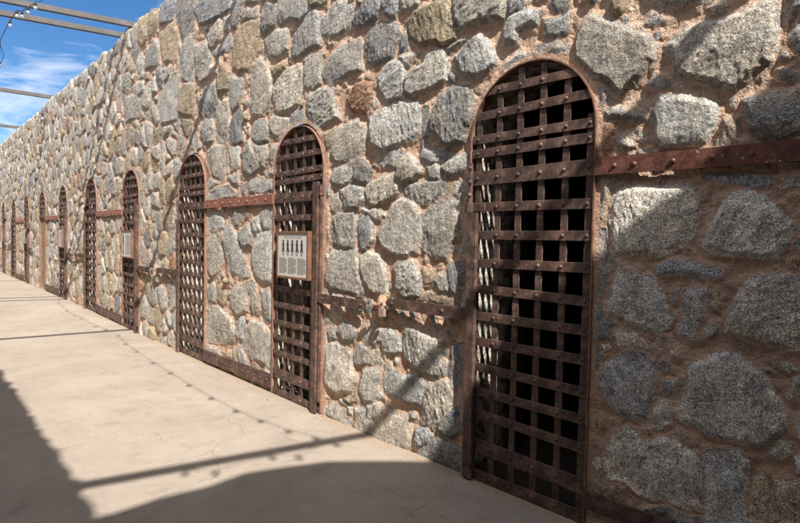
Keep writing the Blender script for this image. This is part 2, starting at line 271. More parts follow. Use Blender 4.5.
STONES = """
l -126,270 -122,267 -116,263 -108,261 -102,260 -97,261 -98,267 -112,273 -125,276
l -118,246 -112,250 -103,253 -95,252 -90,253 -84,253 -77,256 -71,256 -70,248 -70,241 -71,234 -72,228 -77,224 -86,218 -93,221 -101,225 -107,227 -113,232 -116,240
g -67,238 -64,243 -60,243 -58,230 -63,229 -67,234
g -125,228 -123,231 -118,231 -114,229 -114,225 -120,224
d -124,263 -120,261 -117,258 -121,256 -126,259
d -70,224 -66,225 -63,220 -65,217 -70,220
l -123,214 -119,222 -112,222 -98,219 -92,215 -93,206 -97,197 -101,194 -109,194 -119,196 -122,202 -121,208
g -84,214 -80,216 -63,216 -58,196 -66,195 -76,195 -81,200
d -99,181 -96,183 -83,183 -72,181 -71,178 -76,176 -87,178
d -68,180 -61,180 -58,176 -67,176
g -139,178 -130,180 -115,179 -104,180 -100,174 -99,165 -101,154 -104,151 -116,145 -138,145 -141,153 -143,161 -142,171
g -98,150 -97,158 -93,165 -90,171 -86,175 -80,176 -73,173 -68,168 -62,161 -63,156 -67,145 -76,145 -92,147
g -143,118 -141,127 -139,135 -135,139 -126,137 -118,135 -113,129 -111,122 -107,117 -109,112 -115,108 -122,108 -132,110 -141,114
g -85,121 -84,129 -79,136 -73,140 -64,140 -58,138 -54,122 -57,108 -69,107 -78,109 -87,112 -87,117
g -107,70 -104,78 -101,85 -101,95 -92,102 -87,104 -80,103 -74,99 -69,94 -64,86 -62,79 -62,74 -68,65 -77,64 -85,64 -91,64 -97,67 -103,66
g -141,40 -136,56 -130,59 -125,58 -122,54 -113,59 -106,59 -100,56 -96,55 -93,51 -93,28 -99,26 -110,27 -122,27 -129,30 -140,28
g -254,271 -243,277 -233,280 -228,276 -222,267 -218,260 -225,256 -234,254 -246,258 -252,265
g -257,313 -253,296 -248,288 -234,288 -214,287 -212,299
l -486,304 -469,310 -453,312 -443,304 -441,290 -449,275 -468,270 -489,272 -496,286 -496,298
l -543,315 -538,329 -525,332 -509,322 -500,308 -498,291 -503,280 -516,275 -537,277 -544,293
l -607,149 -602,162 -589,164 -574,153 -564,137 -552,123 -559,111 -576,110 -594,118 -602,132
l -536,138 -526,153 -501,158 -490,153 -490,127 -497,108 -510,106 -529,110 -536,125
g -652,143 -635,154 -615,147 -610,130 -612,113 -634,103 -652,111
l -650,53 -642,70 -614,68 -585,58 -574,44 -579,34 -600,30 -624,27 -650,26
g -432,275 -429,279 -408,280 -395,277 -390,264 -385,252 -410,248 -426,252 -433,265
l -329,154 -324,164 -313,175 -304,180 -291,178 -284,169 -282,155 -286,144 -296,140 -312,141 -324,146
g -729,404 -696,401 -696,370 -699,346 -718,347 -739,358 -747,382
g -693,386 -665,385 -650,375 -641,352 -647,341 -674,338 -689,349
d -118,141 -111,145 -102,144 -95,142 -86,140 -89,136 -94,135 -102,135 -113,137 -117,137
d -105,130 -101,132 -95,132 -94,126 -94,118 -97,113 -99,105 -104,107 -107,110 -105,118
w -92,123 -92,129 -90,131 -88,127 -87,124 -90,122
d -110,129 -106,131 -106,126 -108,123 -110,125
d -144,78 -144,88 -136,94 -127,97 -121,97 -117,92 -115,85 -116,77 -120,66 -124,63 -132,63 -140,68
g -138,106 -132,108 -124,105 -119,103 -120,99 -126,99 -135,98
l -144,98 -140,99 -138,96 -143,94
l -111,103 -106,102 -105,98 -109,99
d -118,95 -110,96 -108,91 -113,90 -117,92
d -114,86 -107,87 -107,81 -111,78 -113,81
g -114,75 -110,77 -108,72 -108,65 -118,62 -120,66
d -69,102 -66,104 -64,102 -68,100
d -62,88 -61,96 -58,99 -55,97 -58,90 -60,87
g -93,58 -86,61 -78,62 -74,59 -74,50 -75,41 -73,31 -83,24 -91,22 -92,39 -93,53
w -73,51 -68,57 -66,51 -67,40 -67,30 -73,28 -73,42
w -65,53 -60,56 -54,55 -52,36 -65,31 -66,44
g -68,65 -64,71 -60,69 -59,65 -63,62 -67,62
g -59,65 -53,69 -53,59 -58,58
g -59,77 -57,81 -54,80 -54,72 -58,72
l -147,34 -145,39 -141,40 -139,36 -144,31
g -105,62 -102,64 -100,61 -104,60
w -139,60 -132,61 -134,58 -138,58
g -120,63 -113,67 -112,63 -118,61
g -164,259 -161,267 -157,271 -151,268 -140,262 -130,257 -125,251 -122,246 -123,241 -126,238 -129,233 -135,229 -139,227 -144,233 -152,238 -159,244 -164,250
g -210,286 -196,285 -189,280 -190,277 -202,275 -205,270 -213,271 -214,279
g -183,275 -169,274 -170,266 -176,265 -183,269
g -191,263 -178,262 -170,256 -175,253 -185,254
l -211,258 -202,263 -198,260 -203,254 -212,250
d -210,296 -202,293 -202,288 -209,286
d -180,287 -170,283 -171,277 -177,280
g -148,220 -143,222 -136,222 -129,218 -125,216 -124,212 -128,210 -136,213 -146,214
l -141,204 -135,206 -131,204 -129,199 -134,197 -139,199
g -414,331 -410,341 -398,346 -386,348 -369,341 -366,332 -372,324 -388,320 -403,323 -413,328
d -368,326 -356,334 -351,342 -334,338 -331,325 -336,320 -350,319 -363,320
d -329,329 -327,336 -312,331 -311,318 -314,315 -324,319
g -309,330 -289,324 -289,317 -299,314 -308,316
o -301,308 -295,313 -277,313 -267,313 -261,309 -257,301 -252,289 -252,283 -264,283 -276,287 -288,288 -298,296 -301,302
d -349,310 -343,316 -331,315 -314,309 -310,302 -313,294 -316,286 -330,286 -339,285 -348,290 -350,301
d -308,297 -303,303 -300,298 -300,288 -307,288
g -409,298 -397,304 -385,308 -371,310 -358,311 -354,305 -357,295 -356,285 -368,285 -382,284 -396,281 -408,288 -412,294
g -332,273 -327,281 -316,283 -304,279 -302,267 -301,253 -322,256 -329,264
g -300,270 -294,273 -283,274 -280,279 -270,282 -264,280 -260,271 -260,258 -269,255 -281,253 -293,254 -300,257
g -261,280 -250,282 -244,282 -250,279 -259,277
g -309,284 -288,283 -298,277 -304,279
r -370,270 -362,275 -344,273 -339,263 -341,256 -346,250 -364,253 -373,264
g -258,262 -251,259 -253,255 -257,256
d -274,233 -271,241 -263,250 -252,252 -242,249 -236,240 -237,230 -241,224 -244,216 -255,214 -262,218 -272,227
d -282,243 -278,243 -276,228 -276,217 -281,215 -283,229
l -342,245 -333,248 -324,251 -304,252 -289,248 -286,238 -287,227 -298,222 -314,219 -328,219 -338,225 -342,235
l -389,235 -386,243 -372,245 -359,245 -351,240 -347,230 -350,222 -358,215 -371,213 -388,216 -395,224
w -406,242 -392,243 -390,233 -398,226 -404,233
g -330,212 -318,216 -305,217 -302,208 -309,204 -325,207
l -307,203 -305,210 -298,213 -290,207 -281,199 -289,194 -302,192 -308,198
g -394,201 -388,208 -374,212 -364,208 -364,198 -379,195 -391,196
d -363,204 -358,215 -347,211 -340,204 -342,196 -355,195 -363,198
l -348,189 -344,195 -327,198 -313,200 -309,196 -306,185 -320,180 -336,177 -344,181
g -304,191 -289,191 -273,192 -261,191 -258,184 -273,178 -289,177 -299,183
g -285,208 -282,213 -270,211 -258,212 -256,207 -269,204 -279,205
g -277,202 -268,204 -264,197 -265,193 -275,193
g -264,201 -256,205 -244,207 -237,205 -240,199 -249,194 -258,195
l -382,191 -368,194 -351,192 -348,182 -354,175 -373,177 -379,185
l -393,184 -385,187 -376,180 -370,172 -390,175
w -258,191 -253,190 -253,181 -257,183
g -250,188 -240,190 -240,182 -247,179 -251,182
l -258,178 -246,177 -246,172 -257,173
g -393,157 -390,167 -379,172 -362,173 -358,166 -359,155 -361,144 -375,144 -389,146
g -355,157 -354,168 -341,172 -336,164 -335,150 -343,142 -353,144
l -355,174 -334,175 -322,169 -331,166 -344,172
g -282,154 -281,168 -276,172 -265,177 -252,174 -246,166 -246,155 -253,149 -258,139 -269,140 -279,145
l -395,127 -392,139 -378,143 -358,142 -354,132 -353,121 -344,110 -352,107 -391,108 -398,115
l -352,137 -343,141 -328,140 -322,131 -318,120 -319,109 -334,109 -345,118 -351,128
l -309,128 -305,134 -292,135 -285,130 -281,120 -282,111 -297,108 -306,114 -306,121
d -256,131 -254,135 -240,138 -238,115 -246,112 -254,119
g -269,123 -263,129 -256,126 -253,116 -263,116
w -278,127 -271,129 -270,121 -277,120
w -287,111 -267,113 -246,112 -246,108 -270,108
l -402,40 -401,56 -390,63 -373,61 -361,56 -360,43 -354,36 -363,26 -383,20 -398,25
g -382,73 -373,83 -362,81 -354,75 -359,68 -373,64
g -396,73 -385,76 -384,67 -393,64
g -346,73 -341,82 -335,81 -337,65 -344,65
g -335,75 -326,82 -317,84 -323,73 -331,69
l -323,72 -314,84 -303,79 -301,70 -314,64 -322,64
l -300,78 -297,87 -288,89 -276,84 -266,82 -261,73 -254,63 -263,57 -273,58 -285,61 -298,66
l -360,56 -351,66 -338,63 -328,63 -325,56 -348,50 -358,50
l -349,38 -346,45 -328,52 -324,47 -321,32 -334,24 -344,23 -351,30
l -318,48 -316,57 -309,53 -295,51 -283,55 -274,51 -278,34 -295,33 -306,35 -315,36
l -277,42 -273,49 -257,56 -250,56 -248,42 -251,30 -266,20 -278,21
g -401,0 -389,10 -368,8 -374,-1 -388,-4
l -355,13 -342,17 -339,8 -354,1
l -339,20 -327,26 -321,22 -324,12 -336,7
d -251,81 -240,84 -239,59 -246,55 -251,66
l -358,-4 -355,6 -327,16 -326,10 -341,-4
l -324,10 -312,21 -294,21 -290,13 -290,0 -312,-7 -331,-4 -334,0
g -382,-2 -363,3 -360,-4 -374,-3
g -285,7 -284,15 -272,21 -267,16 -275,7 -282,2
d -277,5 -260,16 -245,16 -238,9 -241,-2 -259,-4 -279,-3
d -262,29 -242,42 -236,28 -250,20 -260,21
d -681,410 -702,434 -672,441 -599,418 -595,404 -616,402 -652,404 -676,408
d -592,391 -591,408 -571,408 -563,402 -574,386 -584,377 -590,382
l -651,387 -642,396 -620,401 -615,385 -624,376 -642,371 -651,379
g -611,397 -596,394 -594,381 -607,381
w -588,360 -584,370 -566,377 -544,376 -526,369 -520,353 -518,340 -536,337 -550,327 -573,329 -587,340
d -521,370 -519,381 -509,385 -496,378 -486,366 -493,357 -502,358 -515,354 -521,360
g -490,367 -487,382 -466,377 -437,368 -435,355 -445,348 -465,356 -483,355
g -512,345 -505,349 -489,352 -471,348 -469,336 -470,330 -485,324 -505,332
g -460,320 -459,337 -442,343 -429,351 -421,351 -414,346 -415,331 -415,318 -431,319 -450,317
g -439,293 -438,312 -425,315 -413,312 -412,299 -412,285 -424,282 -438,287
l -680,341 -690,367 -671,386 -651,373 -641,352 -637,340 -670,337
o -627,331 -610,344 -595,335 -595,313 -623,319
g -593,320 -589,328 -565,320 -561,304 -568,295 -584,290 -593,300
g -570,389 -555,393 -533,386 -530,375 -563,381
g -642,366 -619,369 -594,374 -590,364 -611,360 -632,360
g -684,308 -669,323 -650,331 -627,324 -627,308 -640,293 -669,295
l -629,280 -627,298 -609,306 -595,302 -590,283 -588,271 -600,256 -624,260
d -592,273 -582,284 -568,289 -560,279 -564,266 -560,253 -579,252 -592,258
g -674,278 -664,291 -640,289 -633,275 -635,262 -664,262
g -541,263 -531,269 -513,269 -503,257 -506,248 -523,247 -539,254
l -503,269 -487,269 -467,263 -464,255 -471,249 -487,249 -503,259
g -463,267 -451,270 -440,267 -437,257 -451,256 -463,257
l -654,254 -626,257 -600,249 -599,227 -608,213 -634,222 -654,243
l -594,248 -571,250 -571,228 -587,226
g -558,246 -545,253 -534,241 -519,223 -537,215 -555,220 -559,235
l -534,246 -509,244 -499,230 -512,221 -526,231
g -502,230 -496,241 -487,239 -490,230 -499,222
g -595,217 -571,219 -570,208 -587,211
l -563,204 -540,211 -512,209 -512,198 -555,197
g -643,203 -621,207 -595,208 -578,198 -643,195
g -510,206 -495,208 -495,198 -512,196
l -652,172 -634,179 -611,173 -607,162 -629,155 -652,162
g -592,178 -570,181 -554,177 -570,164 -590,166
l -518,180 -495,181 -493,161 -511,158 -518,167
l -539,167 -521,172 -519,158 -532,155
g -569,155 -547,165 -535,153 -539,143 -554,139 -569,148
w -624,155 -606,153 -608,142 -619,145
w -558,183 -540,182 -543,170 -554,172
l -553,121 -542,111 -557,108 -565,119
g -653,89 -637,96 -625,86 -627,74 -646,74
w -623,92 -605,89 -599,77 -609,72 -623,78
g -588,87 -576,97 -556,98 -545,87 -548,73 -567,65 -584,71
l -551,101 -534,105 -530,95 -545,91
l -537,86 -527,95 -520,89 -521,72 -535,72
g -513,93 -503,99 -496,91 -492,69 -509,67 -511,80
g -571,56 -560,65 -552,58 -555,40 -571,42
l -555,35 -552,51 -537,64 -509,62 -495,52 -493,33 -494,21 -515,24 -544,25
w -644,6 -621,6 -621,-4 -644,-2
w -612,5 -591,7 -591,-2 -612,-4
w -578,6 -539,8 -539,-2 -574,-2
w -525,6 -497,6 -494,-1 -521,-2
d -819,485 -766,469 -761,454 -770,440 -819,447 -824,466
d -757,466 -697,448 -697,429 -697,409 -738,406 -747,428 -759,444
w -872,451 -873,476 -851,477 -829,469 -826,449 -845,443 -867,442
w -919,448 -919,478 -890,483 -875,475 -878,445 -901,436
g -964,479 -932,480 -922,466 -925,442 -951,448
w -819,435 -765,436 -751,412 -756,384 -808,392 -818,421
g -878,426 -834,430 -823,417 -823,392 -889,399
g -828,342 -807,354 -774,366 -751,367 -748,347 -752,319 -754,305 -817,307 -822,322
g -860,333 -849,342 -836,337 -822,313 -833,309
w -744,342 -729,348 -695,341 -695,318 -695,299 -719,306 -746,313
d -683,316 -657,326 -632,329 -625,320 -624,291 -656,293 -679,300
g -983,387 -976,374 -918,369 -912,355 -900,334 -943,335 -983,335 -997,369
l -950,385 -895,384 -889,370 -912,366 -944,372
l -906,358 -871,376 -855,376 -860,350 -871,339 -900,347
g -1004,412 -977,414 -957,406 -957,390 -976,378 -1004,391
"""

# ------------------------------------------------------------------ rubble walls as displaced sheets
def lattice_noise(x, y, seed):
    rs = np.random.RandomState(seed); tab = rs.rand(256, 256).astype(np.float32)*2 - 1
    xi = np.floor(x).astype(np.int64); yi = np.floor(y).astype(np.int64)
    fx = (x - xi).astype(np.float32); fy = (y - yi).astype(np.float32)
    fx = fx*fx*(3-2*fx); fy = fy*fy*(3-2*fy)
    x0 = xi & 255; x1 = (xi+1) & 255; y0 = yi & 255; y1 = (yi+1) & 255
    a = tab[x0, y0]; b = tab[x1, y0]; c = tab[x0, y1]; d = tab[x1, y1]
    return (a + (b-a)*fx) + ((c + (d-c)*fx) - (a + (b-a)*fx))*fy
def fbm(x, y, size, octaves, seed, gain=0.5, ridged=False):
    out = np.zeros_like(x, dtype=np.float32); amp = 1.0; tot = 0.0; s = 1.0/size
    for k in range(octaves):
        ang = 0.6*k + 0.3; ca, sa = math.cos(ang), math.sin(ang)
        v = lattice_noise((x*ca + y*sa)*s + 17.3*k, (-x*sa + y*ca)*s + 5.1*k, seed+k)
        if ridged: v = 1 - 2*np.abs(v)
        out += amp*v; tot += amp; amp *= gain; s *= 2.03
    return out/tot
def sdf_poly(px, py, P):                          # inside distance, positive inside
    d = np.full(px.shape, 1e9, np.float32); s = np.ones(px.shape, np.float32); n = len(P)
    for i in range(n):
        ax, ay = P[i]; bx, by = P[i-1]; ex, ey = bx-ax, by-ay; wx = px-ax; wy = py-ay
        t = np.clip((wx*ex + wy*ey)/max(ex*ex+ey*ey, 1e-9), 0, 1)
        qx = wx-ex*t; qy = wy-ey*t; d = np.minimum(d, qx*qx+qy*qy)
        c1 = py >= ay; c2 = py < by; c3 = ex*wy > ey*wx
        flip = (c1 & c2 & c3) | (~c1 & ~c2 & ~c3); s = np.where(flip, -s, s)
    return -s*np.sqrt(d)
def clip_cell(c, others, lim):                    # convex cell of seed c among other seeds
    P = [(c[0]-lim, c[1]-lim), (c[0]+lim, c[1]-lim), (c[0]+lim, c[1]+lim), (c[0]-lim, c[1]+lim)]
    for o in others:
        mx, my = (c[0]+o[0])/2, (c[1]+o[1])/2; nx, ny = o[0]-c[0], o[1]-c[1]; Q = []
        for i in range(len(P)):
            a, b = P[i-1], P[i]; da = (a[0]-mx)*nx+(a[1]-my)*ny; db = (b[0]-mx)*nx+(b[1]-my)*ny
            if (da < 0) != (db < 0):
                t = da/(da-db); Q.append((a[0]+(b[0]-a[0])*t, a[1]+(b[1]-a[1])*t))
            if db < 0: Q.append(b)
        P = Q
        if len(P) < 3: return None
    return P
TONES = dict(g=(0.412, 0.398, 0.370), l=(0.495, 0.468, 0.420), d=(0.292, 0.290, 0.292), w=(0.410, 0.335, 0.245), o=(0.385, 0.325, 0.225), r=(0.390, 0.235, 0.155))

def rubble(name, ucols, trows, H, Rc, traced, seedn, openings, clamps, m, flip=1, cell=(0.34, 0.33), pebbles=0, soft_top=0.05):
    """sheet facing -y (flip=1): t runs up the face then back over the top"""
    rnd = random.Random(seedn)
    Ug, Tg = np.meshgrid(ucols.astype(np.float32), trows.astype(np.float32), indexing='ij')
    NU, NT = Ug.shape
    wu = Ug + 0.016*fbm(Ug, Tg, 0.13, 3, seedn+1) + 0.005*fbm(Ug, Tg, 0.022, 2, seedn+5)
    wt = Tg + 0.016*fbm(Ug, Tg, 0.13, 3, seedn+9) + 0.005*fbm(Ug, Tg, 0.022, 2, seedn+13)
    SD = np.full(Ug.shape, -0.25, np.float32); HT = np.zeros_like(SD); TI = np.zeros(Ug.shape+(4,), np.float32)
    def grainy(a, s1):                            # fractured grain running along direction a
        ca, sa = math.cos(a), math.sin(a); p = Ug*ca + Tg*sa; q = -Ug*sa + Tg*ca
        return 0.50*fbm(p*0.38, q, 0.060, 3, seedn+s1, 0.55, True) + 0.42*fbm(p*0.5, q, 0.022, 3, seedn+s1+5, 0.6, True)
    rocks = [grainy(1.05, 20), grainy(1.75, 120), grainy(0.45, 220)]
    def stone(P, tone, prot, ex=None, mg=0.14, grow=0.0, bright=1.0):
        xs = [p[0] for p in P]; ys = [p[1] for p in P]
        i0, i1 = np.searchsorted(ucols, (min(xs)-mg, max(xs)+mg)); j0, j1 = np.searchsorted(trows, (min(ys)-mg, max(ys)+mg))
        if i1-i0 < 2 or j1-j0 < 2: return
        S = (slice(i0, i1), slice(j0, j1)); x = wu[S]; y = wt[S]
        d = sdf_poly(x, y, P) + grow
        if ex is not None: d = np.minimum(d, -ex[S]-0.020)
        w = d > SD[S]
        if not w.any(): return
        cx, cy = sum(xs)/len(xs), sum(ys)/len(ys); size = min(max(xs)-min(xs), max(ys)-min(ys))
        e = min(0.019, size*0.22)
        q = np.clip(d/e, 0, 1); prof = prot*np.sqrt(np.clip(1-(1-q)**2, 0, 1))
        fac = np.full(d.shape, 1.0, np.float32)*prot*1.25
        for k in range(6):
            a = rnd.uniform(0, 2*math.pi); g = rnd.uniform(0.02, 0.17); rr = size*rnd.uniform(0.0, 0.34)
            fac = np.minimum(fac, prot*rnd.uniform(0.95, 1.3) - g*((x-cx)*math.cos(a) + (y-cy)*math.sin(a) - rr))
        h = np.minimum(prof*1.1, np.maximum(fac, prot*0.25))
        amp = 0.0108*min(1.0, size/0.2)*rnd.uniform(0.6, 1.5); rock = rnd.choices(rocks, (5, 4, 2))[0]
        h = h + rock[S]*amp*np.clip(d/0.02, 0, 1)
        h = np.where(d > 0, h, 0)
        base = np.array(TONES[tone])*rnd.uniform(0.84, 1.14); wc = rnd.uniform(-0.035, 0.065); base = base*bright*np.array([1+wc, 1.0, 1-wc*1.1])
        SD[S] = np.where(w, d, SD[S]); HT[S] = np.where(w, h, HT[S])
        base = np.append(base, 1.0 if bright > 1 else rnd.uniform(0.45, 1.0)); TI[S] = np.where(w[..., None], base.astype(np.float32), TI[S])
    for tone, P in traced:
        a = max(p[0] for p in P)-min(p[0] for p in P); b = max(p[1] for p in P)-min(p[1] for p in P)
        hi = min(p[0] for p in P) > -3.3 and min(p[1] for p in P) > 1.9
        stone(P, tone, (min(0.042, 0.014+0.085*min(a, b)) if hi else min(0.028, 0.010+0.055*min(a, b)))*rnd.uniform(0.75, 1.25), grow=(-0.001 if min(p[0] for p in P) > -1.55 else 0.017), bright=(1.66 if min(p[0] for p in P) > -1.55 and max(p[1] for p in P) < 2.0 else 1.0))  # near-right stones painted lighter, standing in for fill light in the shade
    TR = SD.copy() if traced else None
    def look(A, u, t):
        i = min(max(int(np.searchsorted(ucols, u)), 0), NU-1); j = min(max(int(np.searchsorted(trows, t)), 0), NT-1); return float(A[i, j])
    cu, ct = cell; seeds = []
    nu = int((ucols[-1]-ucols[0])/cu)+2; nt = int((trows[-1]-trows[0])/ct)+2
    for i in range(-1, nu):
        for j in range(-1, nt):
            u = ucols[0] + (i+0.5+0.5*(j % 2)+rnd.uniform(-0.40, 0.40))*cu; t = trows[0] + (j+0.5+rnd.uniform(-0.40, 0.40))*ct
            seeds.append((u, t))
            if rnd.random() < 0.16: seeds.append((u+rnd.uniform(-.15, .15), t+rnd.uniform(-.15, .15)))
    bins = {}
    for s in seeds: bins.setdefault((int(s[0]//0.5), int(s[1]//0.5)), []).append(s)
    for s in seeds:
        if TR is not None and look(TR, *s) > -0.038: continue
        bi, bj = int(s[0]//0.5), int(s[1]//0.5)
        near = sorted((o for a in (-1, 0, 1) for b in (-1, 0, 1) for o in bins.get((bi+a, bj+b), []) if o is not s), key=lambda o: (o[0]-s[0])**2+(o[1]-s[1])**2)[:14]
        P = clip_cell(s, near, 0.32)
        if not P: continue
        g = rnd.uniform(0.007, 0.021); cx = sum(p[0] for p in P)/len(P); cy = sum(p[1] for p in P)/len(P)
        Q = []
        for x, y in P:
            L = math.hypot(x-cx, y-cy); k = max(0.3, (L-g*1.35)/max(L, 1e-6)); Q.append((cx+(x-cx)*k, cy+(y-cy)*k))
        Q2 = []                                   # knock the corners off
        for i in range(len(Q)):
            a, b, c = Q[i-1], Q[i], Q[(i+1) % len(Q)]; f = rnd.uniform(0.12, 0.28)
            Q2 += [(b[0]+(a[0]-b[0])*f, b[1]+(a[1]-b[1])*f), (b[0]+(c[0]-b[0])*f, b[1]+(c[1]-b[1])*f)]
        tone = rnd.choices('gldwor', (36, 36, 13, 17, 4, 3))[0]
        stone(Q2, tone, rnd.uniform(0.010, 0.036), TR)
    for k in range(pebbles):
        u = rnd.uniform(max(ucols[0], -13.0), ucols[-1]) if traced else rnd.uniform(ucols[0], ucols[-1]); t = rnd.uniform(0.0, trows[-1])
        s = look(SD, u, t)
        if s > -0.014: continue
        r = min(0.075, (-s-0.002)*rnd.uniform(0.75, 1.1)); nn = rnd.randint(5, 7); a0 = rnd.uniform(0, 6)
        st = rnd.uniform(0.7, 1.3)
        P = [(u+r*math.cos(a0+2*math.pi*q/nn)*rnd.uniform(0.7, 1.05)*st, t+r*math.sin(a0+2*math.pi*q/nn)*rnd.uniform(0.7, 1.05)/st) for q in range(nn)]
        stone(P, rnd.choice('gglwwd'), r*rnd.uniform(0.30, 0.6), None, 0.05)
    # mortar
    mort = 0.015*fbm(Ug, Tg, 0.22, 3, seedn+40) + 0.0080*fbm(Ug, Tg, 0.040, 4, seedn+50, 0.65) - 0.006 + 0.004*np.clip((Ug+1.75)/0.3, 0, 1) + 0.012*np.clip((SD+0.03)/0.03, 0, 1)
    cut = None
    if openings:
        DO = np.full(Ug.shape, 9.0, np.float32)   # distance outside the nearest opening
        for uc in openings:
            x = np.abs(Ug-uc); z = Tg
            side = x - GW/2; arch = np.hypot(x, z-ARCH_Z) - GW/2
            DO = np.minimum(DO, np.where(z > ARCH_Z, arch, side))
        SD = np.minimum(SD, DO-0.030 + 0.012*fbm(Ug, Tg, 0.10, 2, seedn+70))
        HT = HT*np.clip(SD/0.03, 0, 1)
        rim = np.clip(1-(DO-0.035)/0.05, 0, 1); rim = rim*rim*(3-2*rim)
        mort = mort*(1-rim) + rim*(0.012+0.3*mort)
    h = np.where(SD > 0, np.maximum(HT, 0.001) + np.maximum(mort, -0.005)*np.clip(1-SD/0.03, 0, 1), mort)
    for (u0, u1, z0, z1, hm) in clamps:
        m1 = np.clip(np.minimum(np.minimum(Ug-u0, u1-Ug), np.minimum(Tg-z0, z1-Tg))/0.055+1, 0, 1)
        h = np.where(m1 > 0, h*(1-m1) + np.minimum(h, hm)*m1, h)
    # base surface: face, rounded arris, top
    a = np.clip((Tg-(H-Rc))/(Rc*math.pi/2), 0, 1)*math.pi/2
    over = np.maximum(Tg-(H-Rc)-Rc*math.pi/2, 0)
    zf = np.where(Tg < H-Rc, Tg, H-Rc+Rc*np.sin(a)); yf = np.where(Tg < H-Rc, 0, Rc*(1-np.cos(a))) + over
    ny = -np.cos(a); nz = np.sin(a)
    topw = np.clip((Tg-(H-0.45))/0.45, 0, 1)
    lump = soft_top*(fbm(Ug, 0*Ug, 0.35, 2, seedn+90)+0.6*fbm(Ug, 0*Ug, 0.12, 2, seedn+95))
    X = Ug.astype(np.float64); Y = yf + ny*h; Z = zf + nz*h*1.6 + topw*lump
    if openings:                                  # cut the openings, pull the cut edge onto their outline
        cutv = DO < 0; keep = ~(cutv[:-1, :-1] & cutv[1:, :-1] & cutv[:-1, 1:] & cutv[1:, 1:])
        for uc in openings:
            x = Ug-uc; z = Tg; ax = np.abs(x)
            inside = cutv & (ax < GW/2+0.01); up = inside & (z > ARCH_Z); lo = inside & ~up
            r = np.hypot(x, z-ARCH_Z)+1e-6
            X = np.where(up, uc + x/r*GW/2, X); Z = np.where(up, ARCH_Z + (z-ARCH_Z)/r*GW/2, Z)
            X = np.where(lo, uc + np.sign(x)*GW/2, X)
    else: keep = np.ones((NU-1, NT-1), bool)
    idx = np.arange(NU*NT).reshape(NU, NT)
    q = np.stack([idx[:-1, :-1], idx[1:, :-1], idx[1:, 1:], idx[:-1, 1:]], -1)[keep]
    if flip < 0: q = q[:, ::-1]; Y = -Y
    used = np.zeros(NU*NT, bool); used[q.ravel()] = True; remap = np.cumsum(used)-1
    co = np.stack([X, Y, Z], -1).reshape(-1, 3)[used].astype(np.float32); q = remap[q].astype(np.int32)
    me = bpy.data.meshes.new(name); me.vertices.add(len(co)); me.vertices.foreach_set('co', co.ravel())
    me.loops.add(q.size); me.loops.foreach_set('vertex_index', q.ravel())
    me.polygons.add(len(q)); me.polygons.foreach_set('loop_start', np.arange(0, q.size, 4, dtype=np.int32)); me.polygons.foreach_set('loop_total', np.full(len(q), 4, np.int32))
    me.update(calc_edges=True)
    sm = np.ones(len(q), bool); me.polygons.foreach_set('use_smooth', sm)
    at = me.attributes.new('sd', 'FLOAT', 'POINT'); at.data.foreach_set('value', SD.reshape(-1)[used].astype(np.float32))
    at = me.attributes.new('tint', 'FLOAT_COLOR', 'POINT'); c4 = TI.reshape(-1, 4)[used]; at.data.foreach_set('color', c4.ravel())
    me.materials.append(m); o = bpy.data.objects.new(name, me); COL.objects.link(o); return o

SILL = [0.0, -0.02, -0.02, -0.01, 0.035, 0.045, 0.05, 0.05, 0.05, 0.05]
TRACED = []
for rec in STONES.split('\n'):
    rec = rec.strip()
    if rec:
        f = rec.split(); TRACED.append((f[0], [tuple(float(v)/100 for v in p.split(',')) for p in f[1:]]))

# columns: spacing follows the distance from the walkway's near end
us = [1.45]
while us[-1] > -31:
    u = us[-1]; d = math.hypot(u, 2.73)
    step = 0.011 if u > -0.35 else min(0.024, max(0.0046, 0.0000*d + 0.00115*d*math.hypot(1, u/2.73)*1.0))
    us.append(u-step)
ucols = np.array(us[::-1]); trows = np.concatenate([np.arange(-0.12, WT+0.10, 0.0065), np.arange(WT+0.11, WT+0.95, 0.02)])
openings = [gate_x(i) for i in range(NG)]
clamps = []
for i in range(-1, NG):
    c = gate_x(i); nx = gate_x(i+1)
    if i % 2 == 0: clamps.append((nx+GW/2-.02, c-GW/2+.02, 0.97, 1.10, 0.030))     # lock bars
    else:
        clamps.append((nx+GW/2-.02, c-GW/2+.02, 1.82, 1.96, 0.026)); clamps.append((nx+GW/2-.02, c-GW/2+.02, 0.02, 0.22, 0.026))
    if i >= 0:
        if i % 2 == 0: clamps.append((c-GW/2-.07, c-GW/2, 0, 1.8, 0.022))
wall = empty('rubble_stone_wall', (0, 0, 0), 'long sunlit wall of grey granite rubble in tan mortar, pierced by a row of arched gates', 'wall')
rubble('stonework', ucols, trows, WT, 0.07, TRACED, 11, openings, clamps, M['rubble'], pebbles=15000).parent = wall

